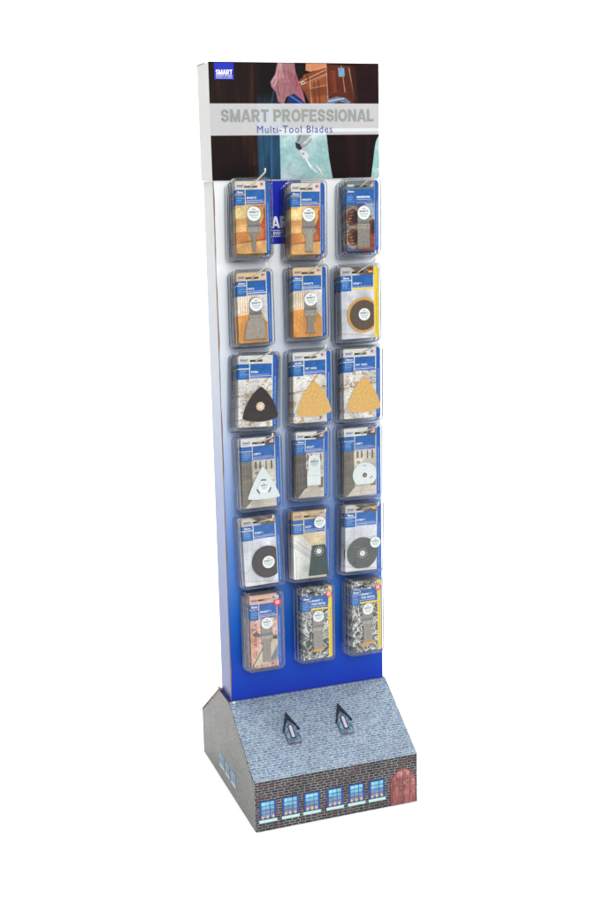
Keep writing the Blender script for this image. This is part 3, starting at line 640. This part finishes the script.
# ------------------------------------------------------------------ blades: built in card coordinates (u right, v down)
def blade_shapes(k, P, S):
    """returns list of (polygon, y0, y1, material) ; P(u,v)->(x,z) ; S = card width"""
    out = []; po = lambda pts: [P(*p) for p in pts]
    def shank(u0, u1, vt, vb):
        r = (u1-u0)/2; cx, cz = P((u0+u1)/2, vt); rr = r*S
        c0 = P(u0, vb); c1 = P(u1, vb)
        arc = [(cx + rr*math.cos(math.radians(t)), cz - rr*.9 + rr*.9*math.sin(math.radians(t))) for t in range(0, 181, 15)]
        return [(c1[0], c1[1])] + arc + [(c0[0], c0[1])]
    def dots(cu, cv, r, n, mr, m='hole', y=-.0032):
        cx, cz = P(cu, cv)
        for q in range(n):
            t = 2*math.pi*q/n; out.append((circle(cx+r*S*math.cos(t), cz+r*S*math.sin(t), mr*S, 8), y, -.0029, m))
    if k in (11, 12, 13, 21, 22, 61, 62, 63):
        v0, vb0, vb1 = .36, .60, .70
        if k == 13: v0, vb0, vb1 = .37, .58, .68
        if k == 21: v0, vb0, vb1 = .35, .57, .68
        if k == 22: v0, vb0, vb1 = .355, .58, .69
        if k in (61, 62, 63): v0, vb0, vb1 = .335, .525, .60
        a, b = .34, .70
        out.append((shank(a, b, v0, vb0), -.0020, -.0006, 'steel'))
        out.append((po([(a, vb0), (b, vb0), (b+.01, vb0+.035), (a-.01, vb0+.035)]), -.0028, -.0006, 'steel_dark'))
        out.append((po([(a-.01, vb0+.035), (b+.01, vb0+.035), (b+.01, vb1), (a-.01, vb1)]), -.0030, -.0010, 'steel_light'))
        lo = {11: [(a, vb1), (b, vb1), (.575, vb1+.09), (.575, .965), (.465, .965), (.465, vb1+.09)],
              12: [(a+.03, vb1), (b-.03, vb1), (.64, vb1+.05), (.64, .955), (.42, .955), (.42, vb1+.05)],
              13: [(a-.01, vb1), (b+.01, vb1), (b+.01, .94), (a-.01, .94)],
              21: [(a-.07, vb1), (b+.06, vb1), (b+.12, .945), (a-.19, .945)],
              22: [(a+.02, vb1), (b-.02, vb1), (b-.08, vb1+.05), (b-.08, .90), (b-.02, .94), (a+.02, .94), (a+.08, .90), (a+.08, vb1+.05)],
              61: [(a+.05, vb1), (b-.05, vb1), (b-.07, .92), (a+.05, .92)],
              62: [(a+.01, vb1), (b-.03, vb1), (b-.02, .86), (a+.03, .86)],
              63: [(a+.02, vb1), (b-.05, vb1), (b-.05, .80), (b+.03, .855), (a-.02, .875), (a+.05, .80)]}[k]
        out.append((po(lo), -.0026, -.0012, 'steel_light' if k in (12, 21) else 'steel'))
        if k in (11, 12, 13, 21, 22):
            for q in range(3): cx, cz = P(a+.06+q*.12, vb0+.065); out.append((circle(cx, cz, .0012, 8), -.0033, -.0030, 'bronze' if q == 1 else 'hole'))
        else:
            for q in range(5): cx, cz = P(a+.05+q*.065, vb0+.055); out.append((circle(cx, cz, .0009, 8), -.0033, -.0030, 'steel_dark'))
        if k == 13: out.append((po([(a-.01, .94), (b+.01, .94)] + [(b+.01-(q)*(b-a+.02)/16, .965 if q % 2 else .975) for q in range(17)]), -.0026, -.0012, 'bronze'))
        if k in (11, 12, 21, 22):
            (x1, v1), (x2, v2) = {11: ((.465,.965),(.575,.965)), 12: ((.42,.955),(.64,.955)), 21: ((.15,.945),(.82,.945)), 22: ((.36,.94),(.68,.94))}[k]
            nt = 14; out.append((po([(x1, v1-.004), (x2, v1-.004)] + [(x2-(x2-x1)*q/nt, v1+(.012 if q % 2 else .004)) for q in range(nt+1)]), -.0025, -.0013, 'steel_dark' if k != 22 else 'bronze'))
        if k == 62: out.append((po([(a+.01, .86), (b-.0, .855), (b, .89), (a+.01, .895)]), -.0029, -.0012, 'gold'))
        if k == 63: out.append((po([(a-.06, .88), (b+.05, .85), (b+.06, .885), (a-.05, .925)]), -.0029, -.0012, 'gold'))
    def reuleaux(ap, bl, br, bulge, n=9):
        pts = []; tri = [P(*ap), P(*br), P(*bl)]; cx = sum(p[0] for p in tri)/3; cz = sum(p[1] for p in tri)/3
        for i in range(3):
            (x1, z1), (x2, z2) = tri[i], tri[(i+1) % 3]; dx, dz = x2-x1, z2-z1; L = math.hypot(dx, dz); nx, nz = dz/L, -dx/L
            if (x1+dx/2-cx)*nx + (z1+dz/2-cz)*nz < 0: nx, nz = -nx, -nz
            for q in range(n):
                t = (q+.25)/(n-.5); bb = 4*t*(1-t)*bulge*L; pts.append((x1+dx*t+nx*bb, z1+dz*t+nz*bb))
        return pts, cx, cz
    if k == 31:
        p, cx, cz = reuleaux((.58,.43), (.10,.88), (1.02,.87), .10); out.append((p, -.0030, -.0006, 'black_disc'))
        cx, cz = P(.56, .71); out.append((circle(cx, cz, .0095, 14), -.0034, -.0031, 'hub')); out.append((circle(cx, cz, .0048, 14), -.0037, -.0035, 'hole_light'))
        for q in range(10): t = q*.628; out.append((circle(cx+.0098*math.cos(t), cz+.0098*math.sin(t), .0014, 6), -.00345, -.0032, 'hub'))
    if k in (32, 33):
        p, cx, cz = reuleaux((.54,.40), (.08,.875), (1.0,.86), .09); out.append((p, -.0028, -.0006, 'sand'))
        p2 = [(x-.0014, z-.0012) for x, z in p]; out.append((p2, -.0016, -.0005, 'white_plate'))
    if k == 41:
        p, cx, cz = reuleaux((.54,.41), (.12,.87), (.98,.87), .035); out.append((p, -.0026, -.0006, 'white_plate'))
        cx, cz = P(.55, .71); out.append((circle(cx, cz, .0135, 24), -.0029, -.0027, 'sticker'))
        for t0 in (90, 215, 330):
            arc = circle(cx, cz, .0185, 8, t0-22, t0+22) + circle(cx, cz, .0158, 8, t0-22, t0+22)[::-1]; out.append((arc, -.0029, -.0027, 'hole'))
        for q in range(6): t = math.radians(120+q*20); out.append((circle(cx+.0128*math.cos(t)-.001, cz+.0128*math.sin(t), .0009, 6), -.0032, -.00295, 'hole'))
    if k == 42:
        a, b = .38, .76
        out.append((shank(a, b, .35, .59), -.0022, -.0006, 'white_plate')); out.append((po([(a-.02,.59),(b,.59),(b+.01,.665),(a-.04,.665)]), -.0030, -.0006, 'white_plate'))
        out.append((po([(a-.04,.668),(b+.01,.668),(b+.01,.815),(a-.03,.815)]), -.0026, -.0008, 'white_plate'))
    if k == 43:
        cx, cz = P(.55, .695); R = .0305
        out.append(([(x, max(z, cz-R*.74)) for x, z in circle(cx, cz, R, 48)], -.0026, -.0006, 'white_plate')); out.append((circle(cx, cz, .0130, 30), -.0029, -.0027, 'sticker'))
        out.append((circle(cx, cz-.0004, .0064, 20), -.0032, -.0030, 'steel_dark')); dots(.55, .695, .115, 12, .0105)
        out.append((rrect(cx-.005, cx+.004, cz+.0225, cz+.0235, .0004), -.0029, -.0027, 'hole'))
        out.append((circle(cx+.0175, cz-.006, .0020, 8), -.0029, -.0027, 'red')); out.append((circle(cx+.0150, cz-.0090, .0014, 8), -.0029, -.0027, 'blue_ink'))
    if k in (23, 51):
        cu, cv, R = (.585, .675, .0402) if k == 23 else (.62, .67, .0388)
        cx, cz = P(cu, cv); xr = P(.862, 0)[0]
        cl = lambda pts: [(min(x, xr), z) for x, z in pts]
        if k == 23:
            out.append((cl(circle(cx, cz, R, 64)), -.0024, -.0006, 'gold')); out.append((cl(circle(cx, cz, R-.0052, 64)), -.0028, -.0025, 'disc_brown'))
        else:
            out.append((cl(circle(cx, cz, R, 64)), -.0024, -.0006, 'black_disc')); out.append((cl(circle(cx, cz, R-.003, 64)), -.0027, -.0025, 'black_disc'))
    if k == 52:
        out.append((po([(.50,.53),(.53,.515),(.84,.515),(.87,.54),(.95,.965),(.40,.965)]), -.0026, -.0006, 'green_plate'))
        cx, cz = P(.68, .605); out.append((circle(cx, cz, .0068, 20), -.0030, -.0027, 'hole_light')); dots(.68, .605, .115, 12, .013, 'hole_light', -.0031)
    if k == 53:
        cx, cz = P(.47, .735); R = .0392
        out.append(([(x, max(z, cz-R*.95)) for x, z in circle(cx, cz, R, 64)], -.0026, -.0006, 'grey_plate'))
        out.append((circle(cx, cz, .0072, 20), -.0031, -.0028, 'hole_light')); dots(.47, .735, .125, 12, .012, 'hole_light', -.0031)
        out.append((rrect(cx-.022, cx-.006, cz+.0165, cz+.0178, .0005), -.0029, -.0027, 'steel_dark')); out.append((rrect(cx+.009, cx+.016, cz-.0165, cz-.0150, .0005), -.0029, -.0027, 'steel_dark'))
    return out
STICK = {11:(.52,.45,.0158),12:(.52,.44,.0150),13:(.53,.455,.0155),21:(.54,.455,.0150),22:(.52,.455,.0150),23:(.60,.665,.0142),
         51:(.64,.675,.0150),52:(.71,.175,.0140),53:(.83,.585,.0135),61:(.53,.385,.0140),62:(.53,.40,.0140),63:(.53,.395,.0140)}
TITLE = {11:("SMART'S",'10mm'),12:("SMART'S",'32mm'),13:('SMART FIVE','35mm'),21:("MIX'S",'63mm'),22:("SMART'S",'32mm'),23:('STRIP 1','78mm'),
         31:('RP080',''),32:('SET 10XG','100 GRIT'),33:('SAT 10XG','120mm'),41:('63RT1',''),42:('63CUT','52mm'),43:('63RT1',''),
         51:('STRIP 1','78mm'),52:('SOFT',''),53:('STRIP 1','78mm'),61:('SMART 1','28.5mm'),62:('SMART 1','42mm'),63:('SMART 1','52mm')}

def make_pack(k, w, h, t, style):
    """origin at the hang hole on the card's front face"""
    root = empty('blister_pack'); x0, zt = -w*.46, .0125
    P = lambda u, v: (x0 + u*w, zt - v*h)
    # printed card with a real hang slot
    sw, shh = .0155, .0026
    cv = card_canvas(k, w, h, style); r = .005
    def keep(x, y):
        dx = np.maximum(np.maximum(r-x, x-(w-r)), 0); dy = np.maximum(np.maximum(r-y, y-(h-r)), 0)
        inside = np.hypot(dx, dy) <= r
        slot = (np.abs(x-w*.46) < sw) & (np.abs(y-zt) < shh)
        return inside & ~slot
    mb = MB(); cv.mesh(mb, x0, zt, 0, 'printed', keep)
    # card stock: two pieces round the slot so the hole goes through
    def ring(outer, inner, y, m, flip=False):
        import mathutils
        o = len(mb.v)
    xa, xb = x0+.0008, x0+w-.0008; zb = zt-h+.0008; zc = zt-.0008
    for bx in ((xa, -sw, zb+.004, zc-.004), (sw, xb, zb+.004, zc-.004), (-sw, sw, zb+.004, -shh), (-sw, sw, shh, zc), (xa+.004, xb-.004, zb, zb+.004), (xa+.004, -sw, zc-.004, zc), (sw, xb-.004, zc-.004, zc)):
        mb.box(bx[0], bx[1], .0002, .0006, bx[2], bx[3], 'cardboard')
    ti, sz = TITLE[k]
    put_text(mb, 'SMART', *(P(.05,0)[0], P(.25,0)[0]), P(0,.082)[1], P(0,.052)[1], -.00015, 'blue_ink' if k != 13 else 'white_ink', .03)
    tv = .245 if style != 'I' else .20
    put_text(mb, ti, P(.33,0)[0], P(.33,0)[0]+w*.42, P(0,tv)[1], P(0,tv-.028)[1], -.00015, 'white_ink', .03, keep=True)
    if style == 'I' or k == 13:
        put_text(mb, 'FOR METAL', P(.33,0)[0], P(.80,0)[0], P(0,.245)[1], P(0,.218)[1], -.00015, 'white_ink', .03, keep=True)
    if sz: put_text(mb, sz, P(.05,0)[0], P(.05,0)[0]+w*.2, P(0,.165)[1], P(0,.137)[1], -.00015, 'white_ink', .03, keep=True)
    mb.build('card', root)
    # blade
    mb = MB()
    for poly, ya, yb, m in blade_shapes(k, P, w): mb.prism(poly, ya, yb, m)
    nm = 'sanding_sheet' if k in (32, 33) else 'sanding_pad' if k == 31 else 'blade'
    bl = mb.build(nm, root)
    def sticker(cu, cvv, R, parent):
        cx, cz = P(cu, cvv); mb = MB(); y = -.0034
        mb.prism(circle(cx, cz, R, 32), y, y+.0003, 'sticker')
        for s, zz, hh, ww, bo in (('NEW', .50, .22, .52, .01), ("SMART'S", .10, .27, 1.35, .03), ('Universal', -.26, .22, 1.2, .008), ('Fitting', -.60, .22, .8, .008)):
            put_text(mb, s, cx-ww*R/2*1.05, cx+ww*R/2*1.05, cz+zz*R-hh*R*.1, cz+(zz+hh)*R, y-.0002, 'ink', bo)
        mb.build('sticker', parent)
    if k in STICK: sticker(*STICK[k], bl if k not in (52,) else root)
    if k in (41, 42):
        cx, cz = P(.56, .70) if k == 41 else P(.57, .47); R = .0125 if k == 41 else .0135; mb = MB()
        for s, zz, hh, ww, bo in (('NEW', .50, .22, .52, .01), ("SMART'S", .10, .27, 1.35, .03), ('Universal', -.26, .22, 1.2, .008), ('Fitting', -.60, .22, .8, .008)):
            put_text(mb, s, cx-ww*R/2*1.05, cx+ww*R/2*1.05, cz+zz*R, cz+(zz+hh)*R, -.0034, 'ink', bo)
        mb.build('lettering', bl)
    if k in (61, 62, 63):
        cx, cz = P(.885, .115) if k == 61 else P(.885, .105); mb = MB(); mb.prism(circle(cx, cz, .0098 if k == 61 else .0080, 24), -.0032, -.0028, 'red')
        for q in (-1, 0, 1): mb.box(cx-.0055+abs(q)*.0015, cx+.0055-abs(q)*.0015, -.0034, -.00325, cz+q*.0032-.0007, cz+q*.0032+.0007, 'white_ink')
        mb.build('red_sticker', root)
    # clear shell: stepped rounded box, hole round the hook
    def rr(g, y, rad):
        return [(x, y, z) for x, z in rrect(x0-g, x0+w+g, zt-h-g-.0015, zt+g*.8, rad, 5)]
    tb = t - .0060
    rings = [rr(.0082, tb, .0110), rr(.0080, tb-.0006, .0108), rr(.0062, tb-.0010, .0095), rr(.0052, -.0028, .0085), rr(.0046, -.0040, .0080), rr(.0034, -.0046, .0070)]
    n = len(rings[0]); v = sum(rings, []); f = []; fw = []
    for i in range(len(rings)-1):
        for q in range(n):
            (fw if i in (2,) else f).append((i*n+q, i*n+(q+1) % n, (i+1)*n+(q+1) % n, (i+1)*n+q))
    mb = MB(); mb.add(v, [], 'shell'); k0 = mb.mi('shell'); k1 = mb.mi('wall')
    for q in f: mb.f.append(list(q)); mb.m.append(k0)
    for q in fw: mb.f.append(list(q)); mb.m.append(k1)
    # front face as bands around the slot
    y = -.0046; g = .0034; fx0, fx1, fz0, fz1 = x0-g, x0+w+g, zt-h-g-.0015, zt+g*.8; hs, vs = .0165, .0034; rd = .0070
    arcs = rrect(fx0, fx1, fz0, fz1, rd, 5)
    TR = arcs[0:6]; TL = arcs[6:12]; BLc = arcs[12:18]; BRc = arcs[18:24]
    up = [(-hs, vs)] + [(-hs, -0)]  # helper corners
    topf = [(hs, vs)] + [(fx1, vs)] if False else None
    left = [(x, z) for x, z in TL] + [(fx0, 0)] + [(x, z) for x, z in BLc]
    # four polygons: top band, left column, right column, bottom band
    polys = [TR + TL + [(-hs, vs), (hs, vs)],
             [TL[-1], BLc[0], BLc[1], BLc[2], BLc[3], BLc[4], BLc[5], (-hs, fz0), (-hs, -vs), (-hs, vs)],
             [TR[0], (hs, vs), (hs, -vs), (hs, fz0)] + BRc,
             [(-hs, -vs), (-hs, fz0), (hs, fz0), (hs, -vs)]]
    for p in polys: mb.add([(x, y, z) for x, z in p], [tuple(range(len(p)))], 'shell')
    sh_o = mb.build('shell', root, smooth=False)
    # rims: front bead and back flange
    def bead(g, y, rad, r0, mb):
        pts = rrect(x0-g, x0+w+g, zt-h-g-.0015, zt+g*.8, rad, 4); n = len(pts); v = []; ns = 6
        cx = x0+w/2; cz = zt-h/2
        for q, (x, z) in enumerate(pts):
            a, b = pts[q-1], pts[(q+1) % n]; tx, tz = b[0]-a[0], b[1]-a[1]; L = math.hypot(tx, tz); nx, nz = tz/L, -tx/L
            for s in range(ns):
                t2 = 2*math.pi*s/ns; v.append((x+nx*r0*math.cos(t2), y+r0*math.sin(t2), z+nz*r0*math.cos(t2)))
        f = [(q*ns+s, q*ns+(s+1) % ns, ((q+1) % n)*ns+(s+1) % ns, ((q+1) % n)*ns+s) for q in range(n) for s in range(ns)]
        mb.add(v, f, 'rim')
    mb = MB(); bead(.0050, -.0036, .0085, .00055, mb); bead(.0083, tb, .0110, .0006, mb)
    mb.build('rim', root, smooth=True)
    return root

def copy_tree(o, parent=None):
    c = o.copy(); COL.objects.link(c); c.parent = parent
    for ch in list(KIDS.get(o.name, [])): copy_tree(ch, c)
    return c

# key: width, height, style, number of packs, centre x, centre z, roll, depth of the front card, product words
NARROW, WIDE, TALL = (.0795, .1580), (.0930, .1655), (.0772, .1820)
SPEC = {
 11: (NARROW,'A',5,.0719,1.4117, .3,'narrow steel blade over tan timber blocks'),
 12: (NARROW,'A',5,.2015,1.4045, .9,'straight steel blade over tan timber blocks'),
 13: (NARROW,'B',4,.3349,1.4076, .0,'square steel blade over rusty pipe picture'),
 21: (NARROW,'C',4,.0696,1.2116,-.5,'wide flared steel blade over wooden decking'),
 22: (NARROW,'C',4,.2019,1.2171, .6,'small waisted steel blade over wooden decking'),
 23: (WIDE,'D',4,.3262,1.2097,-.4,'gold rimmed disc, yellow edged card'),
 31: (WIDE,'E',6,.0714,1.0205,1.9,'black triangular pad over cracked white paint'),
 32: (WIDE,'E',3,.2038,1.0199, .4,'yellow sanding triangle over cracked white paint'),
 33: (WIDE,'E',4,.3291,1.0201, .3,'yellow sanding triangle over cracked white paint'),
 41: (WIDE,'F',3,.0735, .8296,-.2,'white triangular blade over bathroom picture'),
 42: (NARROW,'F',3,.1993,.8363,1.3,'white scraper blade over bathroom picture'),
 43: (WIDE,'F',3,.3276, .8313, .2,'white round blade over bathroom picture'),
 51: (WIDE,'D',3,.0709, .6410,-1.6,'black disc cut off at card edge'),
 52: (WIDE,'G',3,.1951, .6412, .3,'dark green plate over window frame picture'),
 53: (WIDE,'D',4,.3274, .6437,1.1,'full grey disc over pale tiles'),
 61: (TALL,'H',6,.0740, .4408, .1,'steel blade over peeling salmon boards'),
 62: (TALL,'I',3,.2047, .4425, .3,'straight gold tipped blade over screws'),
 63: (TALL,'I',4,.3340, .4423,-.3,'flared gold tipped blade over screws'),
}
ROW = {1:'top', 2:'second', 3:'third', 4:'fourth', 5:'fifth', 6:'bottom'}; SIDE = {1:'left', 2:'middle', 3:'right'}
ORD = ['front', 'second', 'third', 'fourth', 'fifth', 'sixth', 'seventh']
YF = -.0590
KIDS = {}
for k, ((w, h), st, n, cx, cz, roll, words) in SPEC.items():
    r, c = k//10, k % 10
    pitch = .0555/n; t = pitch - .0008
    proto = make_pack(k, w, h, t, st)
    KIDS = {}
    for o in bpy.data.objects:
        if o.parent: KIDS.setdefault(o.parent.name, []).append(o)
    slope = .27 if r == 1 else .20 if r < 6 else .16
    a = math.radians(roll)
    # slot from card centre (slot is at 46 % of the width, 12.5 mm below the top edge)
    ox, oz = -w*.04, h/2 - .0125
    sx = cx + ox*math.cos(a) + oz*math.sin(a); sz = cz - ox*math.sin(a) + oz*math.cos(a)
    for q in range(n):
        o = proto if q == 0 else copy_tree(proto)
        y = YF + q*pitch
        jx = 0 if q == 0 else random.uniform(-.0018, .0018); jr = 0 if q == 0 else random.uniform(-.020, .020)
        o.location = (sx + jx, y, sz - slope*q*pitch + (0 if q == 0 else random.uniform(-.0008, .0004)))
        o.rotation_euler = (0, a + jr, 0)
        pos = 'front pack' if q == 0 else ('rearmost pack' if q == n-1 else ORD[q] + ' pack from front')
        tag(o, f"{pos}, {ROW[r]} row {SIDE[c]} stack, {words}", 'blister pack', 'blister packs of blades hanging on the display hooks')
    # hook: straight through the slots, then steeper with an upturned tip
    # enters the panel below the slot line of the last pack
    zf = sz + .0008; zb = zf - slope*(-YF)
    pts = [(sx, .0015, zb), (sx, -.02, zb + slope*.0185), (sx, YF-.004, zf), (sx+.0005, YF-.012, zf+.0035)]
    end = (sx+.006, YF-.084, zf+.028)
    pts += [(sx+.003, YF-.048, zf+.0155), end, (sx+.0065, YF-.087, zf+.031), (sx+.0065, YF-.088, zf+.037)]
    if k == 12: pts = pts[:-2] + [(sx+.001, YF-.090, zf+.038), (sx-.009, YF-.092, zf+.047)]
    mb = MB(); mb.tube(pts, .0020, 'ivory', 10, .8)
    mb.box(sx-.008, sx+.008, -.0022, -.0004, zb-.010, zb+.008, 'ivory')
    hk = mb.build('hook', stand, smooth=True)

# ------------------------------------------------------------------ camera (solved from the photograph's perspective)
cam = bpy.data.cameras.new('camera'); co = bpy.data.objects.new('camera', cam); COL.objects.link(co)
yaw, pit, rol = .33577, .21011, -.022273
sy, cy, sp, cp = math.sin(yaw), math.cos(yaw), math.sin(pit), math.cos(pit)
f_ = Vector((sy*cp, cy*cp, -sp)); r_ = Vector((cy, -sy, 0)); u_ = r_.cross(f_)
rr_ = math.cos(rol)*r_ + math.sin(rol)*u_; uu_ = -math.sin(rol)*r_ + math.cos(rol)*u_
m = Matrix((rr_, uu_, -f_)).transposed().to_4x4(); m.translation = (-.76233, -2.74585, 1.47317)
co.matrix_world = m
cam.sensor_fit = 'VERTICAL'; cam.sensor_height = 24; cam.lens = 24*1242.588/906; cam.clip_end = 60; cam.clip_start = .05
SC.camera = co

# ------------------------------------------------------------------ light
wd = bpy.data.worlds.new('World'); SC.world = wd; wd.use_nodes = True
bg = wd.node_tree.nodes['Background']; bg.inputs[0].default_value = (.95, .97, 1, 1); bg.inputs[1].default_value = .38
def area(name, loc, look, sx, sy, power, col=(1,1,1)):
    l = bpy.data.lights.new(name, 'AREA'); l.shape = 'RECTANGLE'; l.size = sx; l.size_y = sy; l.energy = power; l.color = col
    o = bpy.data.objects.new(name, l); COL.objects.link(o); o.location = loc
    o.rotation_euler = (Vector(look) - Vector(loc)).to_track_quat('-Z', 'Y').to_euler(); return o
area('backdrop_lamp', (-.6, 1.0, 3.6), (.4, 2.6, .8), 1.6, .8, 62)
area('backdrop_lamp', (2.6, 1.0, 3.6), (1.6, 2.6, .8), 1.6, .8, 62)
area('top_softbox', (.4, -.8, 4.0), (.3, -.3, 0), 3.2, 3.2, 96)
area('key_softbox', (-.3, -4.1, 3.1), (.2, 0, .9), 1.6, 1.6, 104, (1, .99, .97))
area('fill_softbox', (3.3, -2.6, 1.9), (.2, 0, .8), 1.5, 1.5, 50)

vs = SC.view_settings; vs.view_transform = 'Standard'; vs.look = 'None'; vs.exposure = 0; vs.gamma = 1
SC.cycles.transparent_max_bounces = 40; SC.cycles.max_bounces = 8; SC.cycles.use_denoising = True
